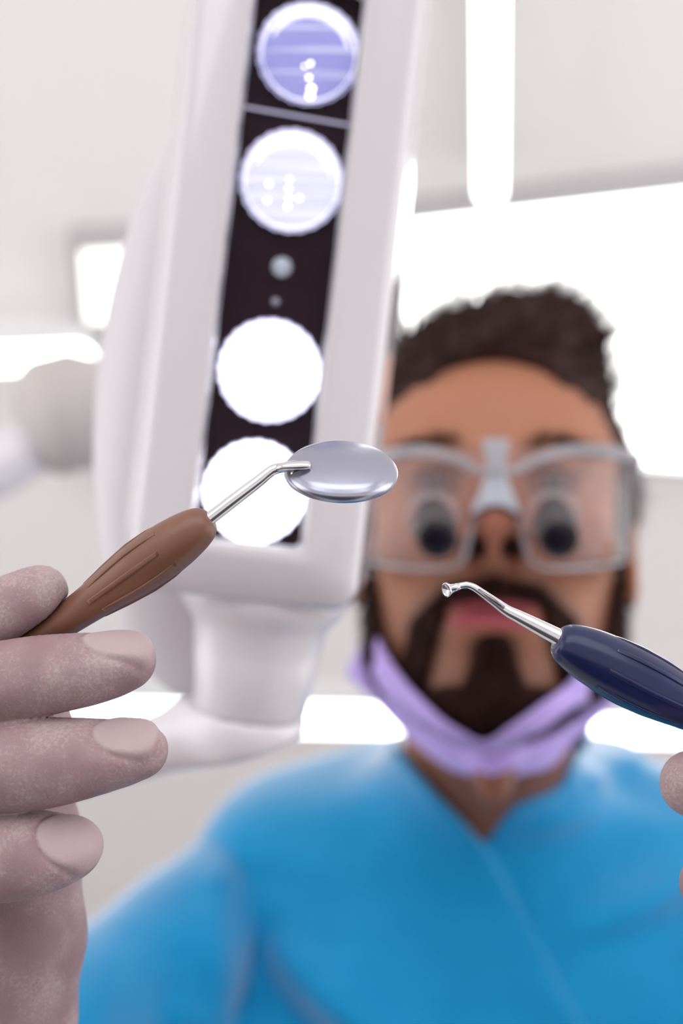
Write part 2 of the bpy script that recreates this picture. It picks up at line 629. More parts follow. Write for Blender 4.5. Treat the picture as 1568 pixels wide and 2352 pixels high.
quad_light([(950, 500), (2150, 360), (2150, 1110), (905, 1025)], CEIL - .03, M['panel'], 'panel_light',
           'very large bright rectangular light panel behind the head of the person', 'ceiling light', .018)
quad_light([(186, 566), (330, 556), (330, 738), (200, 738)], CEIL - .02, M['soft'], 'square_downlight',
           'small square lit recess with grey edge, left of the lamp cover', 'ceiling light', .022)
quad_light([(226, 1048), (300, 1040), (305, 1128), (240, 1122)], CEIL - .02, M['soft'], 'narrow_downlight',
           'small warm light half hidden behind the lower left of the lamp cover', 'ceiling light', .012)

# ------------------------------------------------------------------ dental lamp
LD = .47
LS = LD / .60          # size of this lamp against a 28 cm head
lo_c = cs(641, 604, LD)
lamp = thing('dental_lamp', lo_c, 'white dental operating lamp with four round lit lenses on a swivel arm', 'lamp')
tilt = math.radians(-6.6)
yaw = math.radians(3)
Ly = np.array([-math.sin(tilt), math.cos(tilt), 0.0])
Lx = np.array([math.cos(tilt) * math.cos(yaw), math.sin(tilt) * math.cos(yaw), -math.sin(yaw)])
Lz = np.cross(Lx, Ly)


def L(x, y, z):
    return lo_c + (Lx * x + Ly * y + Lz * z) * LS


def rrect(hw, hl, r, z, n=10):
    pts = []
    for cx, cy, a0 in ((hw - r, hl - r, 0), (-hw + r, hl - r, 90), (-hw + r, -hl + r, 180), (hw - r, -hl + r, 270)):
        for k in range(n + 1):
            a = math.radians(a0 + 90 * k / n)
            pts.append(L(cx + r * math.cos(a), cy + r * math.sin(a), z))
    return pts


def ring_loft(rings, close_first=False, close_last=False):
    V, Fc = [], []
    n = len(rings[0])
    for r_ in rings: V += list(r_)
    for i in range(len(rings) - 1):
        for j in range(n):
            k = (j + 1) % n
            Fc.append((i * n + j, i * n + k, (i + 1) * n + k, (i + 1) * n + j))
    if close_first: Fc.append(tuple(range(n))[::-1])
    if close_last: Fc.append(tuple((len(rings) - 1) * n + j for j in range(n)))
    return np.array(V), Fc


hs = []
for hw, hl, r, z in ((.0236, .1195, .004, -.016), (.0236, .1195, .004, -.001), (.0240, .1199, .0042, .0004), (.0250, .1209, .005, .0012),
                     (.030, .1255, .007, .0008), (.038, .1335, .009, -.0012), (.0450, .1400, .010, -.0038), (.0475, .1422, .011, -.0052),
                     (.0490, .1434, .0115, -.0075), (.0500, .1442, .012, -.013), (.0510, .1446, .012, -.022), (.0525, .1440, .012, -.030),
                     (.0545, .1425, .013, -.038), (.0560, .1410, .014, -.044), (.0562, .1400, .014, -.048), (.054, .138, .014, -.052), (.046, .125, .016, -.056), (.03, .10, .012, -.058)):
    hs.append(rrect(hw, hl, r, z))
mk('housing', *ring_loft(hs, close_last=True), M['plastic'], lamp)
rp = mk('recess_panel', *ring_loft([rrect(.0235, .1194, .004, -.0165), rrect(.0235, .1194, .004, -.0145), rrect(.022, .118, .004, -.0143)], True, True), M['recess'], lamp, smooth=False)
# thin clear strip where the cover glass meets the bezel
mk('glass_cover', *ring_loft([rrect(.0234, .1193, .004, -.0022), rrect(.0234, .1193, .004, -.0012)], True, True), M['cover_glass'], lamp, smooth=False)
mk('trim_strip', *ring_loft([rrect(.0235, .1194, .004, -.012), rrect(.0235, .1194, .004, -.0030), rrect(.0226, .1185, .0034, -.0030), rrect(.0226, .1185, .0034, -.012)]), M['chrome'], lamp)

mk('side_reflector', *ring_loft([[L(-.0236, y_, -.0010), L(-.0227, y_, -.0050 - .001 * math.sin(i_ * 1.7)), L(-.0223 - .0005 * math.sin(i_ * 2.3), y_, -.0125), L(-.0236, y_, -.0125)] for i_, y_ in enumerate(np.linspace(-.117, .117, 40))], True, True), M['reflector'], lamp, smooth=False)
lens_y = [.0925, .0372, -.0447, -.0970]
lens_x = [.0022, .0012, .0012, .0008]
lm = [lens_mat('lens_blue', (.28, .28, .60), (.85, .9, .9), .9, 1.0, (.55, .70)),
      lens_mat('lens_pale', (.80, .82, .95), (.95, .95, 1), .78, 1.0, (.45, .70)),
      lens_mat('lens_white', (.95, .95, 1), (1, 1, 1), 2.0, 3.0, (.4, .6)),
      lens_mat('lens_bright', (1, .99, 1), (1, 1, 1), 4.0, 5.0, (.4, .6))]
for i, (ly, lx) in enumerate(zip(lens_y, lens_x)):
    c = L(lx, ly, -.0142)
    rl = .0207 * LS
    # scalloped reflector bowl round the lens
    n = 96
    V, Fc = [], []
    prof = [(.0220, .0030), (.0224, .0046), (.0217, .0040), (.0208, .0016), (.0200, .0006)]
    for rr, zz in prof:
        for j in range(n):
            a = 2 * math.pi * j / n
            sc = 1 + .010 * (1 if j % 4 < 2 else -1)
            V.append(c + (Lx * math.cos(a) + Ly * math.sin(a)) * rr * sc * LS + Lz * zz * LS)
    for a_ in range(len(prof) - 1):
        for j in range(n):
            k = (j + 1) % n
            Fc.append((a_ * n + j, a_ * n + k, (a_ + 1) * n + k, (a_ + 1) * n + j))
    lens = mk('lens', *lathe(c, Lz, [(.0004 * LS, rl * .97), (.0018 * LS, rl * .97), (.0032 * LS, rl * .9), (.0044 * LS, rl * .7), (.0050 * LS, rl * .4), (.0052 * LS, rl * .05)], 48), lm[i], lamp)
    if i:
        lens['label'] = 'white glowing lens'
    else:
        lens['label'] = 'dimmer bluish ribbed lens'
    mk('reflector', V, Fc, M['reflector'], lens)
    if i < 2:
        def arc(r0, a0, a1, rr, z_, m=30):
            ps = [c + (Lx * math.cos(math.radians(a0 + (a1 - a0) * k / m)) * r0 + Ly * math.sin(math.radians(a0 + (a1 - a0) * k / m)) * r0 + Lz * z_) * LS for k in range(m + 1)]
            return tube(ps, [rr * LS * (.25 + .75 * math.sin(math.pi * k / m)) for k in range(m + 1)], 8, ref=Lz)
        mk('rim_glow', *join(arc(.0204, -20, 200, .0009, .0026, 60), arc(.0170, 15, 160, .0019, .0036), arc(.0200, 200, 345, .0005, .0026)), M['rim_glow'], lens)
        spots = [[(.0012, -.0045, .0011), (.0012, -.0105, .0010), (.0028, -.0150, .0016), (.0026, -.0180, .0016), (-.0012, -.0060, .0008)],
                 [(-.001, .0005, .0009), (-.001, -.0035, .0010), (-.0005, -.0075, .0009), (-.0005, -.0110, .0009), (-.0095, -.0025, .0010), (-.0095, -.0095, .0009), (.0040, -.0070, .0010)]][i]
        gl = [lathe(c + (Lx * a + Ly * b + Lz * .0046) * LS, Lz, [(0, r_ * LS * .8), (.0006, r_ * .6 * LS), (.0009, r_ * .2 * LS)], 16) for a, b, r_ in spots]
        mk('filament_spots', *join(*gl), M['tube'], lens)
# frosted cross strip, sensor window and status light between the lenses
mk('divider_bar', *ring_loft([[L(-.0225, .0675, -.0140), L(.0225, .0655, -.0140), L(.0225, .0640, -.0140), L(-.0225, .0660, -.0140)],
                              [L(-.0225, .0673, -.0120), L(.0225, .0653, -.0120), L(.0225, .0642, -.0120), L(-.0225, .0662, -.0120)]], False, True), M['reflector'], lamp, smooth=False)
mk('sensor', *lathe(L(.0012, .0005, -.0143), Lz, [(0, .0036), (.0012, .0036), (.0017, .0028), (.0013, .0023), (.0019, .0012), (.0020, .0002)], 24), mat('sensor_glass', (.45, .52, .55), .2, .6), lamp)
mk('status_light', *lathe(L(.0002, -.0145, -.0143), Lz, [(0, .0016), (.0009, .0014), (.0014, .0003)], 16), mat('status_glass', (.5, .5, .55), .2, .5), lamp)

# round back cover
cc = cs(562, 850, .70 * LS)
a_, b_ = pr(332, .70 * LS), pr(760, .70 * LS)


def cover_fn(P):
    q = P - cc
    return np.minimum(ell(np.stack([q @ Lx, q @ unit(cs(555, 100, 1) - cs(570, 1500, 1)), q @ Lz], 1), (0, 0, 0), (a_, b_, .034 * LS)), 1)


V, Fc = nets(cover_fn, cc - np.array((.07, .14, .04)), cc + np.array((.07, .14, .04)), .0018)
mk('back_cover', V, Fc, M['plastic2'], lamp)

# neck and swivel elbow
nd = .655
nk = [cs(610, 1330, .648 * LS), cs(604, 1395, .650 * LS), cs(588, 1445, .652 * LS), cs(585, 1480, .653 * LS), cs(574, 1630, .655 * LS)]
ax = unit(nk[-1] - nk[0])
base = nk[0]
mk('neck', *lathe(base, ax, [(a_ * LS, b_ * LS) for a_, b_ in ((0, .040), (.008, .0395), (.013, .0365), (.018, .0325), (.022, .0302), (.030, .0296), (.032, .0290), (.034, .0290), (.060, .0258), (.0610, .0250))], 64), M['armpl'], lamp)
mk('seam_ring', *lathe(base + ax * .0605 * LS, ax, [(0, .0246 * LS), (.0012, .0246 * LS)], 64), M['light_frame'], lamp)
e0 = base + ax * .0630 * LS


def arm_fn(P):
    d = np.maximum(cap(P, e0 + ax * 0, e0 + ax * .006 * LS, .0256 * LS, .0262 * LS), -((P - e0) @ ax) - .0014)
    pts = [cs(560, 1640, .66 * LS), cs(430, 1690, .665 * LS), cs(200, 1765, .68 * LS), cs(-300, 1880, .72 * LS), cs(-1500, 2060, .90 * LS)]
    a = chain(P, pts, [.0160, .0118, .0110, .0110, .0110], .004)
    cut = (P - cs(680, 1694, .66 * LS)) @ unit(np.array([.30, -.95, .0]))
    return smax(smax(smin(d, a, .010), cut, .003), -((P - e0) @ ax) - .0014, .0004)


V, Fc = nets(arm_fn, (-.42, -.24, -.74), (.01, -.045, -.46), .0022)
mk('arm', V, Fc, M['armpl'], lamp)

# ------------------------------------------------------------------ unseen dental chair, added dark to block light from the floor
ch = thing('unseen_dental_chair', (-.25, .05, 0), 'unseen charcoal padded dental chair added below the view', 'chair', camspace=False)
def pad(c, s, th, rot=0.0, r=.05):
    q = [(-1, -1), (1, -1), (1, 1), (-1, 1)]
    V, Fc = [], []
    ol = []
    for k, (a, b) in enumerate(q):
        for j in range(7):
            an = math.radians(180 + 90 * k + 90 * j / 6)
            ol.append((a * (s[0] / 2 - r) + r * math.cos(an), b * (s[1] / 2 - r) + r * math.sin(an)))
    for sc_2, z in ((.9, -th / 2), (1, -th / 4), (1, th / 4), (.95, th / 2)):
        for x, y in ol:
            X = x * sc_2; Z = z
            V.append((c[0] + X * math.cos(rot) - Z * math.sin(rot), c[1] + y * sc_2, c[2] + X * math.sin(rot) + Z * math.cos(rot)))
    n = len(ol)
    for i in range(3):
        for j in range(n):
            k = (j + 1) % n
            Fc.append((i * n + j, i * n + k, (i + 1) * n + k, (i + 1) * n + j))
    Fc += [tuple(range(n))[::-1], tuple(3 * n + j for j in range(n))]
    return np.array(V), Fc
M['vinyl'] = mat('charcoal_vinyl', (.03, .03, .035), .5)
mk('backrest', *pad((-.15, .22, .56), (.95, .62), .10, math.radians(6)), M['vinyl'], ch)
mk('seat', *pad((-1.0, .22, .50), (.80, .60), .12, 0), M['vinyl'], ch)
mk('headrest', *pad((.42, .22, .64), (.24, .30), .08, math.radians(10)), M['vinyl'], ch)
mk('pedestal', *box((-.7, .22, .22), (.35, .30, .44)), M['armpl'], ch, smooth=False)

# ------------------------------------------------------------------ ribbed joint far left
jd = 1.15
jt = thing('support_arm', cs(130, 950, jd), 'grey ribbed round joint on a pale tube at the left edge', 'arm')
jax = unit(np.array([-.80, -.28, .45]))
jc = cs(182, 940, jd)
prof = []
Rj = pr(134, jd)
for k in range(61):
    s = k / 60
    env = Rj * (1 - .28 * max(0, .35 - s) / .35) * math.sqrt(max(0.02, 1 - max(0, (s - .70) / .34) ** 2))
    prof.append((s * .075, env + (.0011 if (k // 2) % 2 else 0)))
mk('ribbed_joint', *lathe(jc - jax * .028, jax, prof, 48), M['joint'], jt)
mk('arm_tube', *tube([cs(110, 1000, jd), cs(20, 1060, jd - .01), cs(-400, 1260, jd - .03)], [.024, .025, .026], 24), M['armpl'], jt)

# ------------------------------------------------------------------ mouth mirror
MD = .300
mir = thing('dental_mirror', cs(312, 1312, MD), 'dental mouth mirror with round steel head and brown grip, held by the gloved hand', 'dental mirror')
tip = cs(484, 1190, .3000)
tail = cs(-300, 1742, .3200)
hax = unit(tail - tip)
k_ = MD / F
hp = [(-1, 9), (0, 13), (1, 19), (3, 25), (8, 32), (20, 41), (40, 48.5), (70, 55), (107, 60), (150, 62.5), (209, 61.5), (260, 56), (313, 49.5), (370, 44), (450, 39), (560, 36), (800, 36), (950, 34), (965, 28), (970, 10)]
sp, sr = smooth_path([(s, 0, 0) for s, r in hp], [r for s, r in hp], 4)
prof = [(p[0] * k_, r * k_) for p, r in zip(sp, sr)]
hn = mk('handle', *lathe(tip, hax, prof, 64), M['brown'], mir)


def hrad(s, table):
    for (a, ra), (b, rb) in zip(table, table[1:]):
        if a <= s <= b: return ra + (rb - ra) * (s - a) / (b - a)
    return table[-1][1]


def ridge(tip_, axis, table, ang, s0, s1, wd, ht, ref=(0, 0, 1)):
    """One raised rib lying along a turned grip."""
    x, y, a = basis(axis, ref)
    V, Fc = [], []
    N = 26
    for i in range(N + 1):
        s = s0 + (s1 - s0) * i / N
        e = min(1, 3.2 * min(i, N - i) / N + .05) ** .5
        r = hrad(s, table)
        for da, hh in ((-1.0, -1.0), (-.85, ht * e), (-.4, ht * 1.15 * e), (.4, ht * 1.15 * e), (.85, ht * e), (1.0, -1.0)):
            an = ang + da * wd / r
            V.append(tip_ + a * s * k_ + (x * math.cos(an) + y * math.sin(an)) * (r + hh) * k_)
    for i in range(N):
        for j in range(5):
            Fc.append((i * 6 + j, i * 6 + j + 1, (i + 1) * 6 + j + 1, (i + 1) * 6 + j))
    Fc.append(tuple(range(6))); Fc.append(tuple(N * 6 + j for j in range(6))[::-1])
    return np.array(V), Fc


for q in range(8):
    ang = 2 * math.pi * q / 8 + .02
    mk('grip_rib', *ridge(tip, hax, hp, ang, 132 if q % 2 == 0 else 118, 345 if q % 2 == 0 else 330, 6.5, 3.4), M['brown'], hn)

sh_px = [(500, 1178, 15.5), (484, 1190, 15.5), (540, 1146, 15.0), (590, 1108, 14), (612, 1090, 13), (630, 1078, 12.5), (655, 1073, 11.5), (690, 1070, 11.5)]
pts = [cs(x, y, MD) for x, y, r in sh_px[1:]]
rad = [pr(r, MD) for x, y, r in sh_px[1:]]
pts[0] = tip + hax * .0015
pts, rad = smooth_path(pts, rad, 6)
mk('shank', *tube(pts, rad, 24), M['chrome'], mir)
# flattened clamp over the back of the disc
cl = [cs(640, 1074, .2985), cs(660, 1070, .2976), cs(700, 1068, .2976), cs(711, 1070, .2978)]
mk('clamp', *join(tube(*smooth_path(cl, [pr(13, MD), pr(16, MD), pr(17, MD), pr(13, MD)], 5), n=20, flat=.62, ref=(0, 1, .3)),
                  tube([cs(668, 1086, .2995), cs(712, 1084, .2995)], [pr(13, MD), pr(13, MD)], 20, flat=.8, ref=(0, 1, .3))), M['chrome'], mir)
dc = cs(783, 1078, .3030)
dn = unit(np.array([.03, .875, .48]))     # the back of the disc faces up and towards the camera
Rd = pr(131, .303)
bk = [(-.0018, .0), (-.0021, .80), (-.0021, .93), (-.0017, .975), (-.0010, 1.0), (-.0003, 1.0), (.0002, .985), (.0005, .965), (.0010, .93), (.0014, .90), (.0018, .84), (.0024, .74), (.0029, .62), (.0033, .48), (.0036, .32), (.0037, .16), (.0038, .0)]
hd = mk('mirror_head', *lathe(dc, dn, [(s, max(r, .002) * Rd) for s, r in bk], 96), M['mirror_back'], mir)
mk('mirror_glass', *lathe(dc - dn * .0021, dn, [(0, .90 * Rd), (.0003, .92 * Rd)], 64), mat('mirror_glass', (.9, .9, .92), .02, 1), hd)

# ------------------------------------------------------------------ excavator at the right
ED = .306
k_ = ED / F
exc = thing('dental_excavator', cs(1400, 1530, ED), 'dental excavator with bent steel tip and navy blue grip at the right edge', 'dental tool')
etip = cs(1279, 1467, ED)
etail = cs(2050, 1861, ED + .014)
eax = unit(etail - etip)
ep = [(-1, 18), (0, 22), (1, 27), (6, 36), (20, 46), (50, 56), (90, 64), (140, 69), (200, 71), (260, 69), (330, 62), (420, 52), (560, 44), (800, 42), (850, 40), (860, 12)]
sp, sr = smooth_path([(s, 0, 0) for s, r in ep], [r for s, r in ep], 4)
eh = mk('handle', *lathe(etip, eax, [(p[0] * k_, r * k_) for p, r in zip(sp, sr)], 64), M['navy'], exc)
for q in range(8):
    mk('grip_rib', *ridge(etip, eax, ep, 2 * math.pi * q / 8 + .15, 120, 340, 6.0, 3.2), M['navy'], eh)
ex = [(1300, 1478, 19), (1282, 1464, 19.5), (1240, 1442, 17.5), (1190, 1416, 14.5), (1163, 1402, 12.5), (1135, 1382, 10.5), (1100, 1357, 8.5), (1086, 1348, 8), (1072, 1344, 7.5), (1055, 1346, 7.5), (1040, 1351, 8)]
p_, r_ = smooth_path([cs(x, y, ED) for x, y, r in ex], [pr(r, ED) for x, y, r in ex], 5)
sk = mk('shank', *tube(p_, r_, 22, flat=.85), M['chrome'], exc)
# flat ground facet along the neck of the shank
mk('facet', *tube([cs(1158, 1396, ED - .0011), cs(1130, 1376, ED - .0009), cs(1098, 1353, ED - .0007)], [pr(4.5, ED), pr(4.5, ED), pr(2.5, ED)], 10), mat('facet_steel', (.25, .22, .22), .2, 1), sk)
sc_ = cs(1029, 1354, ED - .0003)
bd = unit(np.array([-.72, -.12, .68]))
mk('spoon_tip', *join(lathe(sc_ - bd * .0014, bd, [(0, pr(8, ED)), (.0008, pr(11, ED)), (.0016, pr(15, ED)), (.0020, pr(16.5, ED)), (.0022, pr(15.5, ED)), (.0019, pr(12, ED)), (.0016, pr(2, ED))], 28, sx=1.05, sy=.85),
                      tube([cs(1056, 1346, ED), cs(1036, 1352, ED)], [pr(7.5, ED), pr(10.5, ED)], 18)), M['chrome'], exc)

# ------------------------------------------------------------------ person
HC = np.array([.0890, -.0165, -.833])          # centre of the head, camera axes
pt_ = math.radians(17)
yw = math.radians(-6)
Hx = np.array([math.cos(yw), 0, -math.sin(yw)])
Hz0 = np.array([math.sin(yw), 0, math.cos(yw)])
Hy = np.array([0, math.cos(pt_), 0]) - Hz0 * math.sin(pt_)
Hy = unit(np.array([0, 1, 0]) * math.cos(pt_) - Hz0 * math.sin(pt_))
Hz = np.cross(Hx, Hy)
HR = np.stack([Hx, Hy, Hz])                   # rows: head axes


def toH(P):
    return (P - HC) @ HR.T


def fromH(q):
    return HC + np.asarray(q) @ HR


def head_sd(q):
    x = np.abs(q[:, 0]); y = q[:, 1]; z = q[:, 2]
    S = np.stack([x, y, z], 1)
    d = ell(S, (0, .036, -.014), (.077, .084, .098))
    d = smin(d, ell(S, (0, .030, .030), (.062, .066, .062)), .02)
    d = smin(d, ell(S, (0, -.030, .030), (.060, .075, .058)), .025)
    d = smin(d, ell(S, (0, -.075, .034), (.044, .038, .050)), .02)
    d = smin(d, ell(S, (0, -.102, .062), (.020, .016, .020)), .018)
    d = smin(d, cap(S, (.055, -.040, .002), (.050, -.072, .012), .018, .015), .02)
    d = smin(d, cap(S, (.050, -.072, .012), (.018, -.104, .060), .014, .011), .02)
    d = smin(d, ell(S, (.044, -.022, .066), (.021, .017, .020)), .018)
    d = smin(d, cap(S, (.012, .024, .086), (.044, .024, .072), .0085), .012)
    d = smax(d, -ell(S, (.032, .007, .100), (.019, .012, .016)), .010)
    d = smin(d, ell(S, (.032, .0075, .0765), (.0145, .0118, .0128)), .004)      # lids
    d = smax(d, -ell(S, (.032, .0062, .0895), (.0112, .0036, .0055)), .002)     # lid opening
    # nose
    d = smin(d, cap(S, (0, .016, .0860), (0, -.020, .1110), .0065, .0095), .010)
    d = smin(d, ell(S, (0, -.0215, .1130), (.0112, .0092, .0095)), .006)
    d = smin(d, cap(S, (0, -.028, .1110), (0, -.041, .0960), .0050, .0060), .004)
    d = smin(d, ell(S, (.0145, -.0315, .1010), (.0080, .0085, .0110)), .005)
    d = smax(d, -ell(S, (.0090, -.0352, .1080), (.0048, .0056, .0090)), .0010)
    # mouth
    d = smin(d, ell(S, (0, -.066, .082), (.026, .018, .0145)), .012)
    d = smin(d, ell(S, (.006, -.0605, .0935), (.018, .0034, .0060)), .004)
    d = smin(d, ell(S, (0, -.0700, .0920), (.022, .0048, .0065)), .004)
    d = smax(d, -ell(S, (0, -.0652, .0995), (.028, .0011, .0080)), .0020)
    # ears
    ear = smax(ell(S, (.0790, -.008, -.008), (.0065, .031, .018)), -ell(S, (.0845, -.006, -.003), (.0045, .019, .010)), .004)
    d = smin(d, ear, .006)
    return d


def beard_w(q, soft=.0035, off=0.0):
    x = np.abs(q[:, 0]); y = q[:, 1]; z = q[:, 2]
    # moustache
    X = np.stack([x, y], 1)
    def c2(a, b, ra, rb):
        a = np.array(a); b = np.array(b); ab = b - a
        h = np.clip(((X - a) @ ab) / (ab @ ab), 0, 1)
        dd = X - a - h[:, None] * ab
        return np.sqrt((dd * dd).sum(1)) - (ra + (rb - ra) * h)
    mo = np.minimum(c2((.005, -.0540), (.022, -.0560), .0068, .0080), c2((.022, -.0560), (.036, -.0680), .0072, .0085))
    mo = np.minimum(mo, c2((.036, -.068), (.042, -.090), .0080, .009))
    go = np.minimum(c2((0, -.086), (0, -.106), .0110, .0175), c2((0, -.112), (.03, -.112), .012, .012))
    jaw_line = -.012 - .0 * x
    # boundary of the jaw beard: passes from sideburn down to the chin
    yb = np.interp(x, [0, .030, .040, .050, .058, .064, .070, .08], [-.104, -.102, -.096, -.086, -.072, -.048, -.016, .0])
    ja = (y - yb) * .6
    front = z > -.012
    d = np.minimum(np.minimum(mo, go), ja)
    lipz = np.minimum(ell(np.stack([x, y, z], 1), (0, -.0640, .095), (.025, .0026, .02)), ell(q, (0, -.0690, .093), (.024, .0058, .02)))
    w_ = sstep(-np.minimum(np.minimum(mo, go), ja * .55) + off, -soft, soft)
    w_ = w_ * sstep(lipz, .0002, .0025)
    w_ = w_ * sstep(z, -.016, -.006) * (1 - sstep(x, .068, .074) * sstep(y, -.05, -.03)) * sstep(y, -.150, -.135)
    return w_


NB = np.array([.100, -.190, -.975])
T_ = unit(np.array([0, .975, -.22]))
Wf = np.cross(np.array([1.0, 0, 0]), T_)
BR = np.stack([np.array([1.0, 0, 0]), T_, Wf])


def toB(P):
    return (P - NB) @ BR.T


def fromB(q):
    return NB + np.asarray(q) @ BR


nk_top = fromH((0, -.045, -.022))
nk_bot = fromB((0, -.03, -.015))
S_L = fromB((-.162, -.068, -.035)); S_R = fromB((.170, -.068, -.03))
E_L = np.array([-.212, -.335, -.72]); E_R = np.array([.345, -.345, -.70])
W_L = cs(-70, 2680, .352); W_R = cs(1870, 2560, .365)
Hand_L = cs(-180, 1950, .335); Hand_R = cs(1950, 1950, .345)


def torso_sd(P):
    q = toB(P)
    S = np.stack([np.abs(q[:, 0]), q[:, 1], q[:, 2]], 1)
    d = ell(S, (0, -.185, -.020), (.178, .215, .112))
    d = smin(d, ell(S, (.070, -.150, .035), (.085, .070, .050)), .03)
    d = smin(d, cap(S, (0, -.045, -.020), (.140, -.060, -.025), .060, .055), .03)
    d = smin(d, cap(S, (0, .030, -.060), (.130, -.020, -.055), .040, .034), .04)
    d = smax(d, (S[:, 1] + .012 + .16 * S[:, 0]) * .94 + (S[:, 2] - .078) * .34, .020)
    d = smin(d, ell(S, (0, -.46, -.03), (.165, .17, .115)), .06)
    return d


def arms_sd(P):
    d = smin(cap(P, S_L, E_L, .042, .038), cap(P, E_L, W_L, .038, .026), .02)
    e = smin(cap(P, S_R, E_R, .043, .038), cap(P, E_R, W_R, .038, .026), .02)
    return np.minimum(d, e)


def body_sd(P):
    d = head_sd(toH(P))
    n_ = cap(P, nk_top, nk_bot, .053, .056)
    larynx = ell(toH(P), (0, -.135, .020), (.012, .020, .014))
    n_ = smin(n_, larynx, .02)
    d = smin(d, n_, .018)
    t = smin(torso_sd(P), arms_sd(P), .004)
    return smin(d, t, .045)


person = thing('person', fromB((0, -.55, 0)), 'person in a blue scrub top looking down, purple mask under the chin, gloved hands raised', 'person')


def clip_far(P):
    return body_sd(P)


# head and neck finely, the rest of the body at a coarser step, one mesh
ysplit = -.245
hv, hf = nets(lambda P: body_sd(P), (-.02, ysplit, -1.06), (.19, .150, -.705), .0018)
bv, bf = nets(lambda P: smax(body_sd(P), P[:, 1] + .20 - 10 * np.maximum(0, 0 * P[:, 1]), .001), (-.26, -.80, -1.20), (.47, -.12, -.33), .006)
V, Fc = join((hv, hf), (bv, bf))
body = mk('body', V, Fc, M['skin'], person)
q = toH(V)
base = np.array([.385, .165, .098]); lip = np.array([.36, .075, .10]); red = np.array([.52, .19, .13])
colr = np.tile(base, (len(V), 1))
wl = sstep(-np.minimum(ell(np.stack([np.abs(q[:, 0]), q[:, 1], q[:, 2]], 1), (.0, -.0620, .095), (.026, .0030, .012)),
                       ell(q, (0, -.0695, .093), (.025, .0048, .012))), -.0015, .0015)
colr = colr * (1 - wl[:, None]) + lip * wl[:, None]
wr = np.exp(-((q[:, 0] / .018) ** 2 + ((q[:, 1] + .028) / .02) ** 2)) * (q[:, 2] > .07)
colr = colr * (1 - .6 * wr[:, None]) + red * .6 * wr[:, None]
wk_ = np.exp(-(((np.abs(q[:, 0]) - .032) / .017) ** 2 + ((q[:, 1] - .008) / .011) ** 2)) * (q[:, 2] > .05)  # lid pigment and eye socket shade, both put into the skin tone
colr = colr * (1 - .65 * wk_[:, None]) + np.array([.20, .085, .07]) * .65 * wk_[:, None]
ws = np.maximum(beard_w(q, .009, .006) * .8 * (q[:, 1] > -.16), .6 * sstep(-q[:, 1], .105, .125) * (1 - sstep(-q[:, 1], .17, .24)))  # stubble tint; below the chin it also darkens the neck for chin shade
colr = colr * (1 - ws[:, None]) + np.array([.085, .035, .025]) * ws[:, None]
wn = sstep(-ell(np.stack([np.abs(q[:, 0]), q[:, 1], q[:, 2]], 1), (.0090, -.0352, .1070), (.0062, .0068, .0100)), -.0006, .0010)[:, None]  # nostril lining, with the shade of the hole put into its colour
colr = colr * (1 - wn) + np.array([.05, .015, .014]) * wn
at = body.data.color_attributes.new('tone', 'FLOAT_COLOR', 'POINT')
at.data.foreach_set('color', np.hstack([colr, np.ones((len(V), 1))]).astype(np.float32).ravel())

for s in (-1, 1):
    c = fromH((s * .032, .0075, .0770))
    ey = mk('eye', *lathe(c, Hz, [(-.011 * math.cos(a), .0108 * math.sin(a) + .0001) for a in np.linspace(0, math.pi, 18)], 24), M['sclera'], body)
    mk('iris', *lathe(c + Hz * .0098 - Hy * .001, Hz, [(0, .0052), (.0006, .0048), (.0012, .002), (.0012, .0002)], 24), M['iris'], ey)


# hair, brows, beard: grown off the head's own surface
def hairline(q):
    x = np.abs(q[:, 0]); z = q[:, 2]
    front = .082 - 11.0 * x ** 2
    side = -.018
    back = -.060
    t = sstep(z, .012, .052)
    h = side * (1 - t) + front * t
    t2 = sstep(-z, .050, .085)
    return h * (1 - t2) + back * t2


def hair_sd(q):
    x, y, z = q[:, 0], q[:, 1], q[:, 2]
    d = ell(q, (0, .038, -.016), (.0795, .088, .104))
    top = ell(q, (.002, .098, .012), (.062, .034, .075))
    quiff = ell(q, (.028, .107, .042), (.034, .024, .038))
    d = smin(d, smin(top, quiff, .02), .02)
    d = smin(d, ell(np.stack([np.abs(x), y, z], 1), (.068, .025, -.012), (.019, .042, .045)), .01)
    d = d + .0022 * np.sin(x * 260 + 20 * y) * np.sin(z * 170 + 2) * (y > .05)
    d = smax(d, -ell(np.stack([np.abs(x), y, z], 1), (.086, -.012, -.006), (.022, .034, .022)), .004)
    return smax(d, hairline(q) - y, .006)


V, Fc = nets(lambda P: hair_sd(toH(P)), HC - .145, HC + np.array((.14, .17, .14)), .0026)


def strands(roots, dirs, length, width, seg=3, droop=0.0, jitter=.25):
    V, Fc = [], []
    for p, d in zip(roots, dirs):
        d = unit(d + rng.normal(0, jitter, 3))
        ln = length * rng.uniform(.6, 1.2)
        bend = rng.normal(0, .35, 3)
        x, y, a = basis(d, (.3, .2, .9))
        n0 = len(V)
        for i in range(seg + 1):
            t = i / seg
            c = p + d * ln * t + bend * ln * t * t * .5
            ww = width * (1 - .85 * t)
            for k in range(3):
                an = 2.094 * k
                V.append(c + (x * math.cos(an) + y * math.sin(an)) * ww)
        for i in range(seg):
            for k in range(3):
                Fc.append((n0 + i * 3 + k, n0 + i * 3 + (k + 1) % 3, n0 + (i + 1) * 3 + (k + 1) % 3, n0 + (i + 1) * 3 + k))
    return np.array(V), Fc


